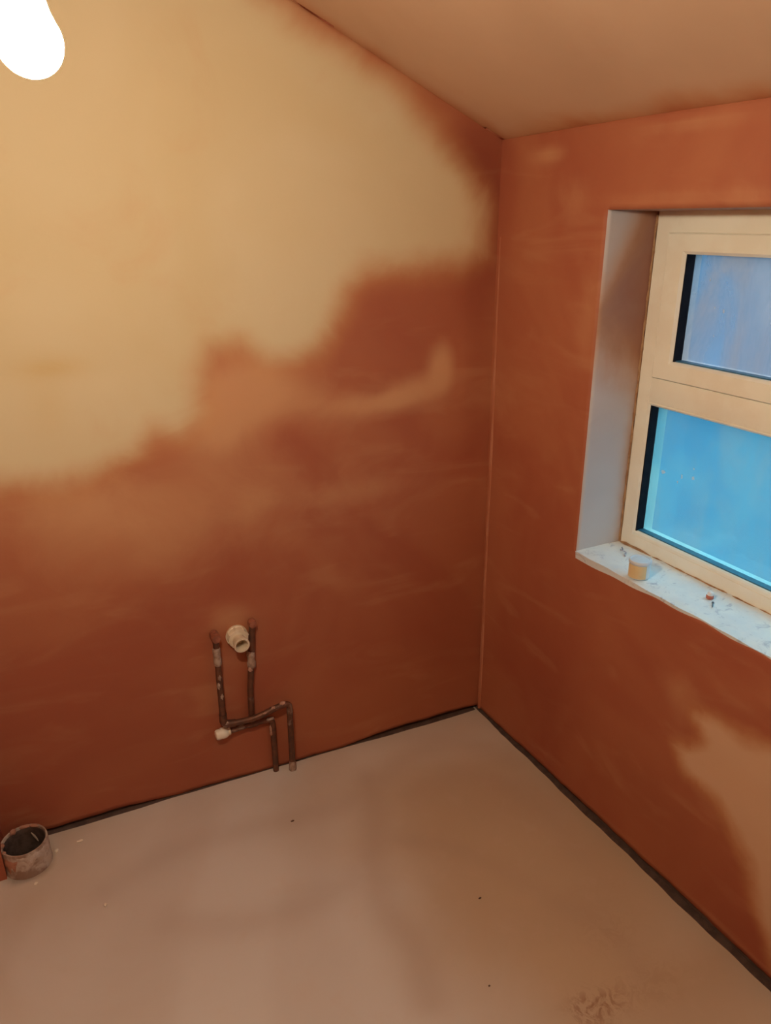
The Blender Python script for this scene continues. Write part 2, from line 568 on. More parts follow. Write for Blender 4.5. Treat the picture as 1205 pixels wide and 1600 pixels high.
# reveals: left jamb, right jamb, head, a plaster skin 12 mm thick
FX = X0 + 0.140                                         # face of the window frame
def rev(name, pts_fn, nu, nv, dry, tone, flip=False):
    verts, uv = [], []
    for i in range(nu + 1):
        for j in range(nv + 1):
            verts.append(pts_fn(i / nu, j / nv)); uv.append((i / nu, j / nv))
    faces = [(i * (nv + 1) + j, (i + 1) * (nv + 1) + j, (i + 1) * (nv + 1) + j + 1, i * (nv + 1) + j + 1) for i in range(nu) for j in range(nv)]
    if flip: faces = [f[::-1] for f in faces]
    o = mesh_obj(name, verts, faces, M_reveal, wall_right)
    uv = np.array(uv)
    add_attr(o.data, 'dry_edge', dry(uv[:, 0], uv[:, 1]))
    add_attr(o.data, 'tone', tone(uv[:, 0], uv[:, 1]))
    s = o.modifiers.new('thickness', 'SOLIDIFY'); s.thickness = 0.011; s.offset = -1
    return o
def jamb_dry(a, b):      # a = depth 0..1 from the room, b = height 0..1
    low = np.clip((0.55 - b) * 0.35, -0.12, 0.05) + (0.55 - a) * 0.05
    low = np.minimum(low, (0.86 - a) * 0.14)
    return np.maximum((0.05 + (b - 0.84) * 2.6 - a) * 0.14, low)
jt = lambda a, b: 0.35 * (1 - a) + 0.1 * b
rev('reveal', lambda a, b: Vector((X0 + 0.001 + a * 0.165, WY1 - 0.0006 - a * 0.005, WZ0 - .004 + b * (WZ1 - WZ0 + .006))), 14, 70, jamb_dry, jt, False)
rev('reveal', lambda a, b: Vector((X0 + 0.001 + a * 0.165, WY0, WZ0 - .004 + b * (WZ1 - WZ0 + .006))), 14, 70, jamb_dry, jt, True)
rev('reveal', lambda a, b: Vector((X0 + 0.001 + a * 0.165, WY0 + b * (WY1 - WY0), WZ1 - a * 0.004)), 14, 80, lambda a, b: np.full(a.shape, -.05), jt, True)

# ------------------------------------------------------------------ ceiling slope
def ceil_dry(x, y):
    yb = P0.y - (x - P0.x) * (LD.y / LD.x) * -1
    db = (P0.y + (P0.x - x) * 0.0587) - y              # distance from the back wall
    dr = X0 - x                                          # distance from the window wall
    dr2 = dr - (0.016 + 0.014 * np.sin(y * 9 + 1.0) ** 2 + 0.014 * np.exp(-((y - 0.93) / 0.06) ** 2))
    return np.minimum(db - 0.026, dr2)
def ceil_tone(x, y):
    return gauss(x, y, [(1.05, 1.5, .2, .2, .3)])
ceiling = grid_wall('ceiling', frange(XL - 0.01, X0 + 0.012, 0.016), lambda x: frange(YF - 0.01, 1.86, 0.016),
                    lambda x, y: Vector((x, min(y, P0.y + (P0.x - x) * 0.0587 + 0.010), ceil_z(x) + 0.0015 * math.sin(x * 7 + y * 5))), M_ceil,
                    dry=ceil_dry, tone=ceil_tone, thick=0.0)
sm = ceiling.modifiers.new('thickness', 'SOLIDIFY'); sm.thickness = 0.02; sm.offset = 1

# ------------------------------------------------------------------ the two walls the photograph does not look at
def simple_wall(name, pts, parts):
    bm = bmesh.new()
    for p in parts:
        bm.faces.new([bm.verts.new(q) for q in p])
    o = bm_obj(name, bm, M_back, None, smooth_=False)
    me = o.data
    add_attr(me, 'dry_edge', [0.12] * len(me.vertices)); add_attr(me, 'tone', [0.0] * len(me.vertices))
    o['kind'] = 'structure'
    return o
def slab(name, quad, nrm, t):
    nv = Vector(nrm) * t
    bm = bmesh.new()
    A = [bm.verts.new(Vector(q)) for q in quad]
    B = [bm.verts.new(Vector(q) + nv) for q in quad]
    bm.faces.new(A); bm.faces.new(B[::-1])
    for i in range(len(quad)):
        bm.faces.new((A[i], A[(i + 1) % len(quad)], B[(i + 1) % len(quad)], B[i]))
    o = bm_obj(name, bm, M_back, None, smooth_=False)
    add_attr(o.data, 'dry_edge', [0.12 if v.co.z > 0.5 else -0.2 for v in o.data.vertices])
    add_attr(o.data, 'tone', [0.0] * len(o.data.vertices))
    o['kind'] = 'structure'
    return o
slab('wall_left', [(XL, YF, 0), (XL, 1.82, 0), (XL, 1.82, ceil_z(XL)), (XL, YF, ceil_z(XL))], (-1, 0, 0), 0.1)
slab('wall_front', [(XL, YF, 0), (X0, YF, 0), (X0, YF, EAVE), (XL, YF, ceil_z(XL))], (0, -1, 0), 0.1)

# plastered pier at the left end of the back wall, its corner just enters the picture by the soil pipe
PX1 = -0.1955
yb_ = P0.y + (P0.x - PX1) * 0.0587
bm = bmesh.new()
box(bm, PX1 - 0.30, PX1, 1.655, yb_ - 0.001, 0.0, ceil_z(PX1) + 0.0)
for v in bm.verts:
    if v.co.z > 1: v.co.z = ceil_z(v.co.x)
bmesh.ops.subdivide_edges(bm, edges=[e_ for e_ in bm.edges if abs(e_.verts[0].co.z - e_.verts[1].co.z) > 1], cuts=14)
pier = bm_obj('trim_1', bm, M_back, None, smooth_=False)
add_attr(pier.data, 'dry_edge', [v.co.z - 1.0 for v in pier.data.vertices]); add_attr(pier.data, 'tone', [0.0] * len(pier.data.vertices))
pier['kind'] = 'structure'

# ------------------------------------------------------------------ raised plaster ridge down the corner
bm = bmesh.new()
prev = None
for k in range(61):
    z = 0.012 + k / 60 * 1.44
    f = min(1, (60 - k) / 12)
    wdt = (0.0085 + 0.002 * math.sin(z * 9)) * (0.35 + 0.65 * f)
    hgt = (0.0035 + 0.001 * math.sin(z * 31)) * f + 0.0003
    yy = P0.y - 0.010 - 0.003 * math.sin(z * 2.2)
    cur = [bm.verts.new((X0 - a, yy - b, z)) for a, b in ((-0.003, 0), (hgt * .8, 0.0), (hgt, wdt * .35), (hgt * .6, wdt * .8), (-0.003, wdt))]
    if prev:
        for i in range(4):
            bm.faces.new((prev[i], prev[i + 1], cur[i + 1], cur[i]))
        bm.faces.new((prev[4], prev[0], cur[0], cur[4]))
    else:
        bm.faces.new(cur[::-1])
    prev = cur
bm.faces.new(prev)
tr = bm_obj('trim_2', bm, M_bead); tr['kind'] = 'structure'

# dark strip added as painted shade in the gap under the plaster
def strip(name, pts):
    bm = bmesh.new()
    prev = None
    for a, b in pts:
        cur = [bm.verts.new((a.x, a.y, -0.002)), bm.verts.new((a.x, a.y, a.z)), bm.verts.new((b.x, b.y, b.z)), bm.verts.new((b.x, b.y, -0.002))]
        if prev:
            for i in range(4):
                bm.faces.new((prev[i], prev[(i + 1) % 4], cur[(i + 1) % 4], cur[i]))
        else: bm.faces.new(cur)
        prev = cur
    bm.faces.new(prev[::-1])
    o = bm_obj(name, bm, M_gap_shade); o['kind'] = 'structure'
    return o
pr = []
for k in range(160):
    y = YF + 0.02 + (P0.y - YF - 0.01) * k / 159
    w_ = 0.0045 + 0.0016 * math.sin(y * 17) + 0.0010 * math.sin(y * 61) - (0.003 if y > 1.55 else 0)
    pr.append((Vector((X0 - w_, y, 0.0015)), Vector((X0 + 0.0125, y, 0.004))))
strip('trim_3', pr)
pr = []
for k in range(160):
    u = 0.008 + 1.385 * k / 159
    g = interp(u, GAPX, GAPY)
    w_ = max(0.0006, (g - 0.006) * 0.42) + 0.0005 * math.sin(u * 43)
    a, b = PB(u, w_, 0.0012), PB(u, -0.0125, min(0.003, g * .5))
    pr.append((a, b))
strip('trim_4', pr)

# ------------------------------------------------------------------ window
M_upvc = plain('white_upvc', (0.88, 0.84, 0.72), 0.32, (0.85, 0.79, 0.66), 9, spec=0.5)
M_gasket = plain('black_gasket', (0.008, 0.010, 0.016), 0.8, (0.012, 0.014, 0.02), 40, spec=0.1)
M_spacer = plain('spacer_bar', (0.02, 0.10, 0.17), 0.5, (0.03, 0.14, 0.22), 60)
M_seam = plain('shadowed_seam', (0.20, 0.16, 0.12), 0.7)
M_seal = plain('dirty_sealant', (0.30, 0.15, 0.07), 0.7, (0.42, 0.24, 0.12), 40)

def glass_mat(name, tint, haze, film, film_amt, mixf):
    """obscured double-glazed pane: scatters the daylight behind it"""
    m = bpy.data.materials.new(name); m.use_nodes = True
    nt = m.node_tree; nt.nodes.clear()
    L = nt.links
    out = N(nt, 'ShaderNodeOutputMaterial')
    v = coords(nt)
    mp = N(nt, 'ShaderNodeMapping'); mp.inputs['Scale'].default_value = (1, 1.0, 0.35)
    L.new(v, mp.inputs[0])
    n1 = noise(nt, mp.outputs[0], 9, 5, 0.6, 0.6)
    n2 = noise(nt, v, 30, 3, 0.5)
    n3 = noise(nt, v, 3.0, 3, 0.5, 0.8)
    c = mixc(nt, smooth(nt, n3, 0.35, 0.65), tint, haze)
    c = mixc(nt, math_n(nt, 'MULTIPLY', smooth(nt, n1, 0.40, 0.75), 0.45), c, haze)
    c = mixc(nt, math_n(nt, 'MULTIPLY', smooth(nt, n2, 0.55, 0.85), 0.25), c, film)
    tl = N(nt, 'ShaderNodeBsdfTranslucent'); L.new(c, tl.inputs['Color'])
    tp = N(nt, 'ShaderNodeBsdfTransparent'); L.new(c, tp.inputs['Color'])
    df = N(nt, 'ShaderNodeBsdfDiffuse'); df.inputs['Color'].default_value = (*film, 1)
    gl = N(nt, 'ShaderNodeBsdfGlossy'); gl.inputs['Roughness'].default_value = 0.12
    m1 = N(nt, 'ShaderNodeMixShader'); m1.inputs[0].default_value = mixf
    L.new(tl.outputs[0], m1.inputs[1]); L.new(tp.outputs[0], m1.inputs[2])
    m2 = N(nt, 'ShaderNodeMixShader')
    L.new(math_n(nt, 'MULTIPLY', smooth(nt, n1, 0.3, 0.8), film_amt), m2.inputs[0])
    L.new(m1.outputs[0], m2.inputs[1]); L.new(df.outputs[0], m2.inputs[2])
    m3 = N(nt, 'ShaderNodeMixShader'); m3.inputs[0].default_value = 0.05
    L.new(m2.outputs[0], m3.inputs[1]); L.new(gl.outputs[0], m3.inputs[2])
    b = N(nt, 'ShaderNodeBump'); b.inputs['Strength'].default_value = 0.4; b.inputs['Distance'].default_value = 0.002
    L.new(n2, b.inputs['Height'])
    for s in (tl, df, gl): L.new(b.outputs[0], s.inputs['Normal'])
    L.new(m3.outputs[0], out.inputs[0])
    return m
M_glass_lo = glass_mat('obscured_glass_lower', (0.42, 0.76, 0.88), (0.54, 0.84, 0.90), (0.75, 0.8, 0.85), 0.12, 0.85)
M_glass_up = glass_mat('obscured_glass_upper', (0.62, 0.70, 0.80), (0.76, 0.78, 0.84), (0.66, 0.68, 0.72), 0.36, 0.8)

win = empty('window_1', (FX, (WY0 + WY1) / 2, WZ0), kind='structure')
FY0, FY1, FZ0, FZ1 = WY0 - 0.004, 1.2885, 0.716, 1.5105
def ring_bm(y0, y1, z0, z1, w, x0, x1, wb=None, wt_=None, ins=0.0):
    """mitred rectangular frame; w = side width, wb/wt_ = bottom/top widths; ins = inner edge chamfer"""
    wb = w if wb is None else wb
    wt_ = w if wt_ is None else wt_
    bm = bmesh.new()
    O = [(y0, z0), (y1, z0), (y1, z1), (y0, z1)]
    I = [(y0 + w, z0 + wb), (y1 - w, z0 + wb), (y1 - w, z1 - wt_), (y0 + w, z1 - wt_)]
    I2 = [(y0 + w + ins, z0 + wb + ins), (y1 - w - ins, z0 + wb + ins), (y1 - w - ins, z1 - wt_ - ins), (y0 + w + ins, z1 - wt_ - ins)]
    def R_(x, pts): return [bm.verts.new((x, y, z)) for y, z in pts]
    c = 0.002
    O2 = [(y0 + c, z0 + c), (y1 - c, z0 + c), (y1 - c, z1 - c), (y0 + c, z1 - c)]
    loops = [R_(x1, O), R_(x0 + c, O), R_(x0, O2), R_(x0, I), R_(x0 + (ins or 0.0005), I2), R_(x1, I2)]
    for k in range(len(loops)):
        A, B = loops[k], loops[(k + 1) % len(loops)]
        for i in range(4):
            bm.faces.new((A[i], A[(i + 1) % 4], B[(i + 1) % 4], B[i]))
    return bm
# outer frame 38 mm, its face at FX
fr = bm_obj('window_frame', ring_bm(FY0, FY1, FZ0, FZ1, 0.036, FX, FX + 0.065, 0.040, 0.044, 0.003), M_upvc, win)
# transom across
bm = bmesh.new(); box(bm, FX + 0.0005, FX + 0.064, FY0 + 0.036, FY1 - 0.036, 1.094, 1.1515)
bm_obj('transom', bm, M_upvc, win, bevel=0.003)
# opening light above the transom
bm = bmesh.new(); y_a, y_b = FY0 + 0.030, 1.2535
for q_ in ((y_b - 0.012, y_b + .0, 1.1535, 1.472), (y_a, y_a + .012, 1.1535, 1.472), (y_a, y_b, 1.460, 1.472)):
    box(bm, FX + 0.006, FX + 0.05, *q_)
bm_obj('frame_rebate', bm, M_seam, win, smooth_=False)
SY0, SY1, SZ0, SZ1 = FY0 + 0.038, 1.2485, 1.153, 1.465
sash = bm_obj('sash', ring_bm(SY0, SY1, SZ0, SZ1, 0.044, FX - 0.004, FX + 0.05, 0.036, 0.036, 0.006), M_upvc, win)
G0, G1, GZ0, GZ1 = SY0 + 0.050, SY1 - 0.050, SZ0 + 0.042, SZ1 - 0.042
XP = FX + 0.028
def gasket(y0, y1, z0, z1, xa, xb, par):
    bm = bmesh.new(); box(bm, xa, xb, y1 - 0.0022, y1 + 0.001, z0, z1); bm_obj('gasket', bm, M_gasket, par, smooth_=False)
    bm = bmesh.new(); box(bm, xa, xb, y0 - 0.001, y0 + 0.0022, z0, z1); bm_obj('gasket', bm, M_gasket, par, smooth_=False)
    bm = bmesh.new(); box(bm, xa + 0.006, xb, y0 + .002, y1 - .002, z0 - 0.001, z0 + 0.0022); bm_obj('spacer_bar', bm, M_spacer, par, smooth_=False)
gasket(G0, G1, GZ0, GZ1, FX + 0.0035, XP, sash)
bm = bmesh.new(); box(bm, XP, XP + 0.004, G0 - 0.003, G1 + 0.003, GZ0 - 0.003, GZ1 + 0.003)
setp(bm_obj('glass_pane', bm, M_glass_up, sash, smooth_=False), label='upper pane of obscured glass, grey-blue and dusty')
# fixed light below: glazing bead round the pane
BY0, BY1, BZ0, BZ1 = FY0 + 0.036, 1.2525, 0.756, 1.094
# (a slim bead: the pane edge sits at y = 1.246)
bead = bm_obj('glazing_bead', ring_bm(BY0, BY1 , BZ0, BZ1, 0.003, FX + 0.001, FX + 0.04, 0.008, 0.004, 0.004), M_upvc, win)
H0, H1, HZ0, HZ1 = BY0 + 0.007, BY1 - 0.007, BZ0 + 0.012, BZ1 - 0.008
gasket(H0, H1, HZ0, HZ1, FX + 0.004, XP, bead)
bm = bmesh.new(); box(bm, XP, XP + 0.004, H0 - 0.003, H1 + 0.003, HZ0 - 0.003, HZ1 + 0.003)
setp(bm_obj('glass_pane', bm, M_glass_lo, win, smooth_=False), label='lower pane of obscured glass, bright dusk blue')
# plaster dabs on the lower pane
M_dab = plain('plaster_splash', (0.80, 0.84, 0.86), 0.8, (0.68, 0.72, 0.76), 80)
nt = M_dab.node_tree
_p = [n for n in nt.nodes if n.type == 'BSDF_PRINCIPLED'][0]; _o = [n for n in nt.nodes if n.type == 'OUTPUT_MATERIAL'][0]
_t = N(nt, 'ShaderNodeBsdfTranslucent'); _t.inputs[0].default_value = (0.75, 0.85, 0.9, 1)
_q = N(nt, 'ShaderNodeBsdfTransparent'); _q.inputs[0].default_value = (0.8, 0.9, 0.95, 1)
_m = N(nt, 'ShaderNodeMixShader'); _m.inputs[0].default_value = 0.6
_m2 = N(nt, 'ShaderNodeMixShader'); _m2.inputs[0].default_value = 0.45
nt.links.new(_t.outputs[0], _m.inputs[1]); nt.links.new(_q.outputs[0], _m.inputs[2])
nt.links.new(_m.outputs[0], _m2.inputs[1]); nt.links.new(_p.outputs[0], _m2.inputs[2]); nt.links.new(_m2.outputs[0], _o.inputs[0])
def dab(y, z, ry_, rz_, seed, par, x=XP):
    rnd = random.Random(seed)
    bm = bmesh.new()
    c0 = bm.verts.new((x - 0.0014, y, z))
    ring = []
    for i in range(12):
        t = i / 12 * 6.283
        k = rnd.uniform(0.55, 1.15)
        ring.append(bm.verts.new((x - 0.0001, y + ry_ * k * math.cos(t), z + rz_ * k * math.sin(t))))
    for i in range(12):
        bm.faces.new((c0, ring[i], ring[(i + 1) % 12]))
    bm.faces.new(ring)
    bm_obj('plaster_splash', bm, M_dab, par)
for i, (y, z, a, b) in enumerate([(1.205, 0.930, .0065, .0055), (1.150, 0.934, .0025, .007), (1.160, 0.918, .002, .004), (1.118, 0.940, .005, .005),
                                  (1.120, 0.962, .002, .003), (0.890, 0.930, .003, .004)]):
    dab(y, z, a, b, i, win)
for i, (y, z, a, b) in enumerate([(1.150, 1.372, .0018, .004), (1.105, 1.312, .0025, .006), (1.128, 1.318, .0015, .003), (0.99, 1.30, .002, .003), (1.12, 1.26, .0015, .003)]):
    dab(y, z, a, b, 20 + i, sash)
# sealant smear between jamb and frame, and along the sill
pts = [Vector((FX - 0.0015, 1.2895 + 0.0008 * math.sin(k * 1.7), 0.724 + k / 40 * 0.778)) for k in range(41)]
bm = bmesh.new(); tube(bm, pts, [0.0028 + 0.001 * math.sin(k * 2.3) for k in range(41)], 8)
setp(bm_obj('sealant', bm, M_seal, win), label='brown-stained sealant line beside the jamb')
pts = [Vector((FX - 0.001, 1.286 - k / 60 * 1.05, 0.7235 + 0.0008 * math.sin(k * 1.9))) for k in range(61)]
bm = bmesh.new(); tube(bm, pts, [0.0022 + 0.0009 * math.sin(k * 2.9) + (0.003 if 1 <= k <= 4 else 0) for k in range(61)], 8)
setp(bm_obj('sealant', bm, M_seal, win), label='brown-stained sealant line along the sill')

# ------------------------------------------------------------------ sill: plaster-splashed board
def sill_mat():
    m, nt, bs, out = new_mat('splashed_sill')
    v = coords(nt)
    n1 = noise(nt, v, 28, 6, 0.65, 0.8); n2 = noise(nt, v, 9, 4, 0.6)
    c = mixc(nt, smooth(nt, n2, 0.35, 0.65), (0.84, 0.88, 0.88), (0.74, 0.80, 0.84))
    c = mixc(nt, math_n(nt, 'MULTIPLY', smooth(nt, n1, 0.54, 0.66), 0.7), c, (0.42, 0.46, 0.56))
    nt.links.new(c, bs.inputs['Base Color'])
    bs.inputs['Roughness'].default_value = 0.55
    bump(nt, bs, n1, 0.5, 0.004)
    return m
M_sill = sill_mat()
bm = bmesh.new()
nx_, ny_ = 12, 110
G = []
for j in range(ny_ + 1):
    y = WY0 + 0.001 + (WY1 - WY0 - 0.0015) * j / ny_
    xf = X0 - 0.0024 - 0.0003 * math.sin(y * 47)
    row = [(xf + 0.0012, WZ0 - 0.002)]
    for i in range(nx_ + 1):
        x = xf + (FX + 0.03 - xf) * i / nx_
        z = WZ0 + 0.0022 + 0.0007 * math.sin(y * 70 + i) + 0.0006 * math.sin(y * 23 - i * 1.3) - (0.0008 if i == 0 else 0)
        row.append((x, z))
    G.append([bm.verts.new((x, y, z)) for x, z in row] + [bm.verts.new((FX + 0.03, y, WZ0 - 0.028)), bm.verts.new((X0 + 0.002, y, WZ0 - 0.028))])
for a, b in zip(G, G[1:]):
    n = len(a)
    for i in range(n):
        bm.faces.new((a[i], a[(i + 1) % n], b[(i + 1) % n], b[i]))
bm.faces.new(G[0]); bm.faces.new(G[-1][::-1])
sill = bm_obj('trim_5', bm, M_sill); sill['kind'] = 'structure'
sill['label'] = 'pale plaster-splashed window sill board'

# ------------------------------------------------------------------ things on the sill
M_pot = plain('milky_plastic', (0.70, 0.76, 0.80), 0.3, (0.66, 0.72, 0.77), 30)
M_lid = plain('lid_plastic', (0.66, 0.70, 0.76), 0.35, (0.60, 0.64, 0.71), 25)
M_ylab = plain('yellow_label', (0.76, 0.58, 0.32), 0.6, (0.72, 0.54, 0.29), 30)
pc = Vector((1.2305, 1.114, WZ0 + 0.0034))
pot = empty('sealant_tub', pc, label='small round milky plastic tub with a yellow label on the window sill', cat='tub')
bm = bmesh.new(); lathe(bm, pc, (0, 0, 1), [(0.022, 0), (0.0235, 0.0015), (0.0240, 0.030), (0.0238, 0.037)], 32); bm_obj('body', bm, M_pot, pot)
bm = bmesh.new(); lathe(bm, pc, (0, 0, 1), [(0.0248, 0.036), (0.0255, 0.037), (0.0255, 0.0425), (0.0245, 0.0440), (0.021, 0.0440), (0.020, 0.0428)], 32)
setp(bm_obj('lid', bm, M_lid, pot), label='pale grey recessed lid')
bm = bmesh.new()
a0, a1 = math.radians(150), math.radians(262)
prev = None
for k in range(17):
    t = a0 + (a1 - a0) * k / 16
    cur = [bm.verts.new(pc + Vector((math.cos(t) * r, math.sin(t) * r, z))) for r, z in ((0.0239, .003), (0.0246, .003), (0.0248, .0345), (0.0241, .0345))]
    if prev:
        for i in range(4): bm.faces.new((prev[i], prev[(i + 1) % 4], cur[(i + 1) % 4], cur[i]))
    else: bm.faces.new(cur)
    prev = cur
bm.faces.new(prev[::-1])
setp(bm_obj('paper_label', bm, M_ylab, pot), label='plain yellow label')

M_capw = plain('white_cap', (0.86, 0.86, 0.88), 0.3); M_capr = plain('red_cap', (0.55, 0.16, 0.10), 0.4)
cc = Vector((1.2875, 0.9620, WZ0 + 0.0034))
cap = empty('bottle_cap', cc, label='tiny red and white cap on the sill close to the frame', cat='cap')
bm = bmesh.new(); lathe(bm, cc, (0, 0, 1), [(0.0075, 0), (0.008, .001), (0.008, 0.006), (0.0065, 0.0075)], 20); bm_obj('rim', bm, M_capr, cap)
bm = bmesh.new(); lathe(bm, cc, (0, 0, 1), [(0.0062, 0.007), (0.0068, 0.009), (0.0062, 0.013), (0.004, 0.0155), (0.001, 0.0162)], 20); bm_obj('crown', bm, M_capw, cap)

M_steel = plain('dull_steel', (0.16, 0.17, 0.20), 0.4, metal=0.6)
sp = Vector((1.2650, 0.9355, WZ0 + 0.0054)); sdv = Vector((0.35, -0.94, 0)).normalized() * -1
sdv = Vector((0.8, 0.6, 0)).normalized()
screw = empty('screw', sp, label='small grey screw lying in front of the red and white cap', cat='screw')
bm = bmesh.new(); lathe(bm, sp, sdv, [(0.0010, -0.010), (0.0013, -0.002), (0.0013, 0.008)], 10); bm_obj('shank', bm, M_steel, screw)
bm = bmesh.new(); lathe(bm, sp, sdv, [(0.0014, 0.0078), (0.0028, 0.0098), (0.0026, 0.0105)], 12); bm_obj('head', bm, M_steel, screw)

def crumb(name, loc, s, mat, seed, flat=0.55):
    rnd = random.Random(seed)
    bm = bmesh.new()
    bmesh.ops.create_icosphere(bm, subdivisions=2, radius=1.0)
    for v in bm.verts:
        k = rnd.uniform(0.75, 1.15)
        v.co = Vector((v.co.x * s[0] * k, v.co.y * s[1] * k, v.co.z * s[2] * k))
    zmin = min(v.co.z for v in bm.verts)
    for v in bm.verts: v.co.z -= zmin
    o = bm_obj(name, bm, mat, smooth_=False)
    o.location = loc
    return o
M_wire = plain('grey_scrim', (0.22, 0.21, 0.27), 0.8, (0.45, 0.44, 0.5), 60)
bm = bmesh.new()
wpts = [Vector((1.300 + a, 1.240 - b, WZ0 + 0.0044 + c)) for a, b, c in ((0.012, -0.012, 0), (0.004, -0.004, .004), (0.000, 0.004, .001), (-.006, .000, .003), (-.010, .008, .0045),
                                                                      (-.002, .014, .002), (-.008, .022, .003), (-.016, .024, .001), (-.020, .032, .0005))]
tube(bm, round_path(wpts, 0.006, 4), 0.0014, 8)
setp(bm_obj('scrim_thread', bm, M_wire), 'crumpled grey thread of scrim in the left corner of the sill', 'thread')

# ------------------------------------------------------------------ plumbing on the back wall
def copper_mat():
    m, nt, bs, out = new_mat('tarnished_copper')
    v = coords(nt)
    n1 = noise(nt, v, 45, 5, 0.6, 0.5); n2 = noise(nt, v, 18, 4, 0.6)
    c = mixc(nt, smooth(nt, n1, 0.35, 0.65), (0.20, 0.085, 0.05), (0.12, 0.06, 0.042))
    sp_ = smooth(nt, n2, 0.60, 0.70)
    c = mixc(nt, math_n(nt, 'MULTIPLY', sp_, 0.6), c, (0.36, 0.25, 0.20))
    nt.links.new(c, bs.inputs['Base Color'])
    nt.links.new(math_n(nt, 'MULTIPLY', math_n(nt, 'SUBTRACT', 1.0, sp_), 0.55), bs.inputs['Metallic'])
    bs.inputs['Roughness'].default_value = 0.5
    bump(nt, bs, n1, 0.3, 0.002)
    return m
M_cu = copper_mat()
M_splat = plain('dried_plaster_smear', (0.46, 0.33, 0.26), 0.85, (0.30, 0.19, 0.14), 70, bumps=0.5)
M_red = plain('red_brown_plug', (0.36, 0.12, 0.07), 0.6, (0.22, 0.07, 0.04), 60)
M_pvc = plain('cream_pvc', (0.78, 0.66, 0.50), 0.4, (0.70, 0.56, 0.40), 30)
M_stop = plain('white_stop_end', (0.88, 0.80, 0.68), 0.35, (0.84, 0.75, 0.62), 25)

OFF = 0.028
PR = 0.0085
def pipe_pts(lst): return [PB(u, o, z) for u, o, z in lst]

# pipe 1: out of the wall at the left, down, across, up over and down to the floor
pa = empty('copper_pipe', PB(0.638, OFF, 0.0), label='tarnished copper pipe rising from the floor, taller outer bend and long left riser', cat='pipe')
pts = pipe_pts([(0.820, -0.004, 0.487), (0.820, OFF, 0.487), (0.822, OFF, 0.217), (0.790, OFF + 0.002, 0.2135), (0.735, OFF + 0.004, 0.213),
                (0.668, OFF + 0.004, 0.231), (0.635, OFF, 0.231), (0.637, OFF, -0.004)])
bm = bmesh.new(); tube(bm, densify(round_path(pts, 0.018, 6), 0.012), PR, 16, 0.02); bm_obj('pipe', bm, M_cu, pa)
bm = bmesh.new(); lathe(bm, PB(0.8205, OFF, 0.405), (0, 0, 1), [(0.0088, 0), (0.0105, .002), (0.0108, .018), (0.0098, .021), (0.0098, .034), (0.0108, .038), (.0108, .05), (.0088, .053)], 18, 0.03, 3)
setp(bm_obj('coupling', bm, M_splat, pa), label='plaster-smeared coupling')
bm = bmesh.new(); lathe(bm, PB(0.820, 0.004, 0.488), ND, [(0.0105, 0), (0.0125, .004), (0.0115, .020), (0.0125, .030), (0.0105, .036)], 18, 0.05, 5)
setp(bm_obj('elbow', bm, M_red, pa), label='red-brown elbow at the wall')
bm = bmesh.new()
tube(bm, densify(round_path(pipe_pts([(0.8215, OFF, 0.250), (0.822, OFF, 0.217), (0.790, OFF + 0.002, 0.2137)]), 0.016, 6), 0.006), 0.0105, 16, 0.03)
bm_obj('elbow', bm, M_cu, pa)
bm = bmesh.new(); lathe(bm, PB(0.637, OFF, 0.0015), (0, 0, 1), [(0.0115, 0), (0.0112, .006), (0.0098, .022), (0.0088, .03)], 16, 0.06, 9)
setp(bm_obj('floor_collar', bm, M_splat, pa), label='plaster-smeared foot of the pipe')

# pipe 2: behind the waste, straight down to a tee, right and down to the floor
pb = empty('copper_pipe', PB(0.684, OFF - 0.004, 0.0), label='tarnished copper pipe with the short inner bend and riser behind the waste outlet', cat='pipe')
O2 = OFF - 0.016
pts = pipe_pts([(0.718, -0.004, 0.497), (0.718, O2, 0.497), (0.726, O2, 0.40), (0.7375, O2, 0.30), (0.741, O2, 0.186)])
bm = bmesh.new(); tube(bm, densify(round_path(pts, 0.016, 6), 0.012), PR, 16, 0.02, 2); bm_obj('riser', bm, M_cu, pb)
pts = pipe_pts([(0.804, O2 + .002, 0.180), (0.741, O2, 0.184), (0.683, O2, 0.181), (0.683, O2, -0.004)])
bm = bmesh.new(); tube(bm, densify(round_path(pts, 0.016, 6), 0.012), PR * 0.97, 16, 0.02, 3); bm_obj('pipe', bm, M_cu, pb)
bm = bmesh.new(); lathe(bm, PB(0.755, O2, 0.183), LD, [(0.0088, 0), (0.0105, .002), (0.0105, .028), (0.0088, .030)], 16, 0.03, 8)
bm_obj('tee', bm, M_cu, pb)
bm = bmesh.new(); lathe(bm, PB(0.7285, O2, 0.364), (0, 0, 1), [(0.0088, 0), (0.0115, .003), (0.0125, .016), (0.0105, .02), (0.0105, .032), (0.012, .036), (.0115, .048), (.0088, .052)], 18, 0.05, 4)
setp(bm_obj('coupling', bm, M_splat, pb), label='plaster-smeared coupling')
bm = bmesh.new(); lathe(bm, PB(0.718, 0.002, 0.499), ND, [(0.009, 0), (0.0115, .004), (0.011, .016), (0.0095, .022)], 18, 0.06, 6)
setp(bm_obj('elbow', bm, M_red, pb), label='red-brown elbow at the wall')

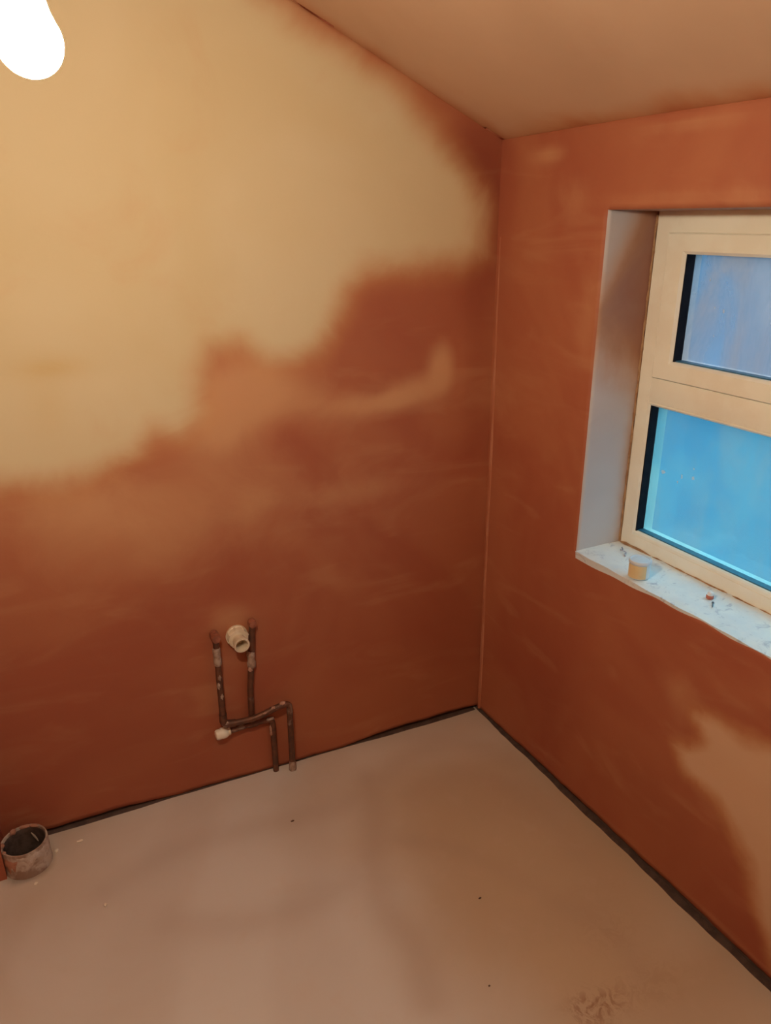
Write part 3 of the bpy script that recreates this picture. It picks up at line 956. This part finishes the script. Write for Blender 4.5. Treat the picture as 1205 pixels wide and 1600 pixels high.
def blob(cx, s, mat, seed, par, lab):
    bm = bmesh.new(); bmesh.ops.create_icosphere(bm, subdivisions=3, radius=1.0)
    rnd = random.Random(seed)
    for v in bm.verts:
        k = 1 + 0.2 * math.sin(v.co.x * 5 + seed) * math.cos(v.co.z * 6) + rnd.uniform(-.06, .06)
        v.co = cx - LD * (v.co.x * s[0] * k) + ND * (v.co.y * s[1] * k) + Vector((0, 0, v.co.z * s[2] * k))
    setp(bm_obj('plaster_lump', bm, mat, par), label=lab)
M_pk = plain('pink_smear', (0.58, 0.34, 0.26), 0.8, (0.42, 0.22, 0.15), 60)
blob(PB(0.655, OFF + .004, 0.2385), (.008, .006, .004), M_pk, 3, pa, 'pink plaster lump on the bend')
blob(PB(0.682, OFF + .006, 0.2325), (.008, .005, .004), M_pk, 4, pa, 'pink plaster lump on the bend')
blob(PB(0.705, OFF + .008, 0.2245), (.010, .004, .003), M_pk, 5, pa, 'pink plaster lump on the bend')
blob(PB(0.815, OFF + .004, 0.222), (.008, .007, .007), M_splat, 6, pa, 'grey plaster lump on the elbow')
blob(PB(0.690, O2 + .003, 0.145), (.0035, .005, .018), M_pk, 7, pb, 'pink plaster run beside the bend')
blob(PB(0.690, O2 + .006, 0.187), (.011, .005, .004), M_splat, 8, pb, 'grey plaster lump on the bend')
blob(PB(0.7345, O2 + .008, 0.364), (.006, .005, .008), M_pk, 9, pb, 'pink plaster lump on the coupling')
for q_, z_ in ((0.821, 0.37), (0.8245, 0.345), (0.820, 0.31)):
    blob(PB(q_, OFF + .005, z_), (.005, .005, .012), M_splat, int(z_ * 100), pa, 'grey plaster smear on the riser')
# white stop end on the stub
sc0 = PB(0.797, O2 + 0.002, 0.185)
se = empty('stop_end', PB(0.818, O2 + 0.002, 0.180), label='white push-fit stop end capping the left stub of the pipes', cat='pipe cap')
bm = bmesh.new(); lathe(bm, PB(0.845, O2 + 0.004, 0.178), PB(0.80, O2, 0.180) - PB(0.845, O2 + 0.004, 0.178),
                        [(0.008, 0), (0.0125, .0015), (0.0145, .006), (0.0145, .016), (0.0155, .018), (0.0155, .028), (0.0125, .034), (0.0105, .036)], 24, 0.01, 2)
bm_obj('cap_body', bm, M_stop, se)
bm = bmesh.new(); lathe(bm, PB(0.809, O2 + 0.003, 0.1798), LD, [(0.0098, -0.001), (0.0108, .001), (0.0105, .004), (0.009, .006)], 20)
bm_obj('collet', bm, M_pvc, se)

# waste outlet: compression nut and a short open spigot
wc = PB(0.760, 0, 0.467)
ws = empty('waste_outlet', wc, label='cream plastic waste pipe outlet with a compression nut, open to the room', cat='waste pipe')
wax = (ND + Vector((0.03, 0, -0.05))).normalized()
bm = bmesh.new(); lathe(bm, wc, wax, [(0.020, -0.006), (0.0285, -0.004), (0.0295, .004), (0.0268, .007), (0.0275, .020), (0.0262, .0235), (0.0215, .024)], 32, 0.008, 2)
bm_obj('compression_nut', bm, M_pvc, ws)
bm = bmesh.new()
lathe(bm, wc, wax, [(0.0160, .018), (0.0175, .040), (0.0205, .046), (0.0212, .054), (0.0205, .0565), (0.0165, .0565), (0.0150, .053), (0.0140, .004), (0.0155, .002)], 32, 0.0, 1, closed=True)
bm_obj('spigot', bm, M_pvc, ws)
M_dark = plain('pipe_inside', (0.07, 0.03, 0.02), 0.9)
bm = bmesh.new(); lathe(bm, wc, wax, [(0.0128, .006), (0.0130, .020), (0.010, .0205)], 24); bm_obj('bore_plug', bm, M_dark, ws)  # dark plug closes the bore and stands for its unlit depth
for k in range(8):                                        # ribs of the nut
    t = k * math.pi / 4 + 0.2
    a, uu, vv = basis(wax)
    c = wc + a * 0.004 + (uu * math.cos(t) + vv * math.sin(t)) * 0.0272
    bm = bmesh.new(); lathe(bm, c, wax, [(0.0016, 0), (0.0022, .002), (0.0022, .017), (0.001, .019)], 8); bm_obj('rib', bm, M_pvc, ws)

# ------------------------------------------------------------------ soil pipe by the wall
M_soil = plain('smeared_grey_pipe', (0.52, 0.42, 0.35), 0.6, (0.30, 0.19, 0.14), 26, bumps=0.3)
M_soilin = plain('soil_pipe_inside', (0.06, 0.04, 0.032), 0.4, (0.13, 0.085, 0.07), 18)
M_smear = plain('pale_smear', (0.60, 0.50, 0.44), 0.8, (0.50, 0.38, 0.31), 40, bumps=0.4)
M_pinks = plain('pink_plaster_lump', (0.52, 0.26, 0.18), 0.8, (0.42, 0.19, 0.12), 40, bumps=0.4)
soil = empty('soil_pipe', SCN, label='short open soil pipe stub smeared with plaster, standing at the foot of the wall', cat='soil pipe')
RO = 0.0545
bm = bmesh.new()
lathe(bm, SCN, (0, 0, 1), [(RO + .001, 0.0), (RO, 0.004), (RO, 0.068), (RO - 0.001, 0.072), (RO - 0.0045, 0.072), (RO - 0.006, 0.069), (RO - 0.006, -0.12), (RO, -0.12)], 56, 0.004, 1, closed=True)
bm_obj('pipe_wall', bm, M_soil, soil)
bm = bmesh.new()
lathe(bm, SCN, (0, 0, 1), [(RO - 0.0065, 0.066), (RO - 0.0072, 0.064), (RO - 0.0072, -0.11), (RO - .0065, -0.11)], 48, 0.0, 1, closed=True)
setp(bm_obj('lining', bm, M_soilin, soil), label='dark inside of the pipe')
bm = bmesh.new(); lathe(bm, SCN, (0, 0, 1), [(RO - .0075, -0.07), (RO - .0075, -0.066)], 40); setp(bm_obj('depth_disc', bm, M_dark, soil), label='dark depth of the pipe')  # dark disc painted as the shade down in the pipe
def smear(cx, t0, t1, z0, z1, thick, mat, seed, name='plaster_smear', rr=RO):
    rnd = random.Random(seed)
    bm = bmesh.new()
    nt_, nz = 18, 8
    outer = []
    for i in range(nt_ + 1):
        t = math.radians(t0 + (t1 - t0) * i / nt_)
        s = math.sin(math.pi * i / nt_) ** 0.5
        row = []
        for j in range(nz + 1):
            f = j / nz
            zz = z1 - (z1 - z0) * (1 - f) * s * (0.75 + 0.25 * math.sin(i * 1.3 + seed))
            th = thick * s * math.sin(math.pi * min(1, f + 0.08)) * rnd.uniform(0.7, 1.1) - 0.0004
            row.append(bm.verts.new(cx + Vector((math.cos(t), math.sin(t), 0)) * (rr + th) + Vector((0, 0, zz))))
        outer.append(row)
    for a, b in zip(outer, outer[1:]):
        for j in range(nz):
            bm.faces.new((a[j], b[j], b[j + 1], a[j + 1]))
    return setp(bm_obj(name, bm, mat, soil), label='pale dried plaster smear')
smear(SCN, -115, -5, 0.026, 0.070, 0.0022, M_smear, 1)
smear(SCN, -170, -110, 0.012, 0.060, 0.0018, M_pinks, 2)
for i, (deg, zz, s) in enumerate([(118, .068, (.009, .006, .008)), (172, .069, (.008, .006, .005)), (60, .069, (.016, .005, .004)), (85, .069, (.018, .005, .004)), (205, .070, (.006, .005, .003))]):
    t = math.radians(deg)
    bm = bmesh.new(); bmesh.ops.create_icosphere(bm, subdivisions=3, radius=1.0)
    rnd = random.Random(40 + i)
    for v in bm.verts:
        k = 1 + 0.16 * math.sin(v.co.x * 5 + i) * math.cos(v.co.y * 6) + rnd.uniform(-.05, .05)
        q = Vector((v.co.x * s[0], v.co.y * s[1], v.co.z * s[2])) * k
        q = Matrix.Rotation(t + math.pi / 2, 3, 'Z') @ q
        v.co = SCN + Vector((math.cos(t), math.sin(t), 0)) * (RO - 0.004) + Vector((0, 0, zz)) + q
    setp(bm_obj('plaster_lump', bm, M_pinks, soil), label='pink plaster lump on the rim')
# pale sliver stuck inside the pipe
bm = bmesh.new()
for k in range(1):
    t = math.radians(62)
    c = SCN + Vector((math.cos(t), math.sin(t), 0)) * (RO - 0.0085) + Vector((0, 0, 0.037))
    tube(bm, [c + Vector((-0.006, .003, 0.013)), c + Vector((-.001, 0.000, .004)), c + Vector((.003, -.0015, -.005)), c + Vector((0.006, -.004, -0.014))], [.001, .0024, .0022, .001], 8)
setp(bm_obj('plaster_splash', bm, M_smear, soil), label='pale splash inside the pipe')

# ------------------------------------------------------------------ crumbs on the floor
M_crumb = plain('pale_crumb', (0.90, 0.80, 0.66), 0.9, (0.8, 0.68, 0.54), 90)
M_dkcr = plain('dark_crumb', (0.12, 0.07, 0.05), 0.9, (0.08, 0.045, 0.03), 90)
G_ = 'plaster crumbs on the floor'
for i, (x, y, s, lab) in enumerate([
        (-0.023, 1.697, (.008, .005, .003), 'flat pale plaster crumb on the floor right of the soil pipe, the larger one'),
        (-0.080, 1.690, (.005, .006, .004), 'pale plaster crumb on the floor touching the right side of the soil pipe'),
        (0.006, 1.462, (.004, .004, .003), 'pale plaster crumb alone on the open floor in front of the soil pipe'),
        (-0.134, 1.606, (.005, .004, .0025), 'pale plaster crumb on the floor just in front of the soil pipe')]):
    c = crumb('plaster_crumb', (x, y, -0.0006), s, M_crumb, 60 + i)
    setp(c, lab, 'crumb', G_)
for i, (x, y, s, lab) in enumerate([
        (0.490, 1.506, (.005, .003, .0015), 'dark speck of debris on the floor in front of the copper pipes'),
        (0.795, 1.069, (.004, .002, .0015), 'dark speck of debris in the middle of the floor, the farther of two'),
        (0.690, 0.879, (.0025, .002, .0015), 'dark speck of debris near the bottom edge of the floor left of the scuffed patch')]):
    c = crumb('debris_speck', (x, y, -0.0004), s, M_dkcr, 80 + i)
    setp(c, lab, 'debris', 'dark specks on the floor')

# ------------------------------------------------------------------ bare bulb hanging from the slope
bx_, by_, bz_ = 0.0625, 0.6866, 1.622
RB = 0.0240
M_bulb = bpy.data.materials.new('lit_bulb'); M_bulb.use_nodes = True
nt = M_bulb.node_tree; nt.nodes.clear()
em = N(nt, 'ShaderNodeEmission'); em.inputs[0].default_value = (*BULB_COLOR, 1); em.inputs[1].default_value = BULB_STRENGTH
ou = N(nt, 'ShaderNodeOutputMaterial'); nt.links.new(em.outputs[0], ou.inputs[0])
M_wht = plain('white_bakelite', (0.8, 0.78, 0.74), 0.35)
M_cap = plain('bulb_cap_metal', (0.6, 0.58, 0.52), 0.35, metal=0.9)
cz = ceil_z(bx_)
lamp = empty('pendant_lamp', (bx_, by_, cz), label='bare lit bulb hanging on a flex in front of the pale dry plaster', cat='lamp')
bm = bmesh.new()
prof = []
for k in range(14):
    t = math.pi * k / 19
    prof.append((max(RB * math.sin(t), 0.0006), RB - RB * math.cos(t)))
r_l, h_l = prof[-1]
prof += [(0.0172, h_l + 0.007), (0.0148, h_l + 0.017), (0.0128, h_l + 0.030)]
lathe(bm, (bx_, by_, bz_ - RB), (0, 0, 1), prof, 40)
bulb = bm_obj('bulb', bm, M_bulb, lamp)
top = bz_ - RB + h_l + 0.029
bm = bmesh.new(); lathe(bm, (bx_, by_, top), (0, 0, 1), [(0.0122, 0), (0.0122, 0.018), (0.010, 0.022)], 24); bm_obj('bulb_cap', bm, M_cap, lamp)
bm = bmesh.new(); lathe(bm, (bx_, by_, top + 0.006), (0, 0, 1), [(0.0150, 0), (0.0175, 0.002), (0.0175, 0.026), (0.0145, 0.034), (0.010, 0.050), (0.0045, 0.056)], 28); bm_obj('lamp_holder', bm, M_wht, lamp)
bm = bmesh.new(); tube(bm, [Vector((bx_, by_, top + 0.058)), Vector((bx_ + .001, by_, (top + cz) / 2)), Vector((bx_, by_, cz - 0.02))], 0.0032, 10); bm_obj('flex', bm, M_wht, lamp)
nrm = Vector((SLOPE, 0, 1)).normalized()
bm = bmesh.new(); lathe(bm, Vector((bx_, by_, cz)) - nrm * 0.026, nrm, [(0.012, -.002), (0.030, 0.004), (0.038, 0.018), (0.038, 0.0245)], 32); bm_obj('ceiling_rose', bm, M_wht, lamp)
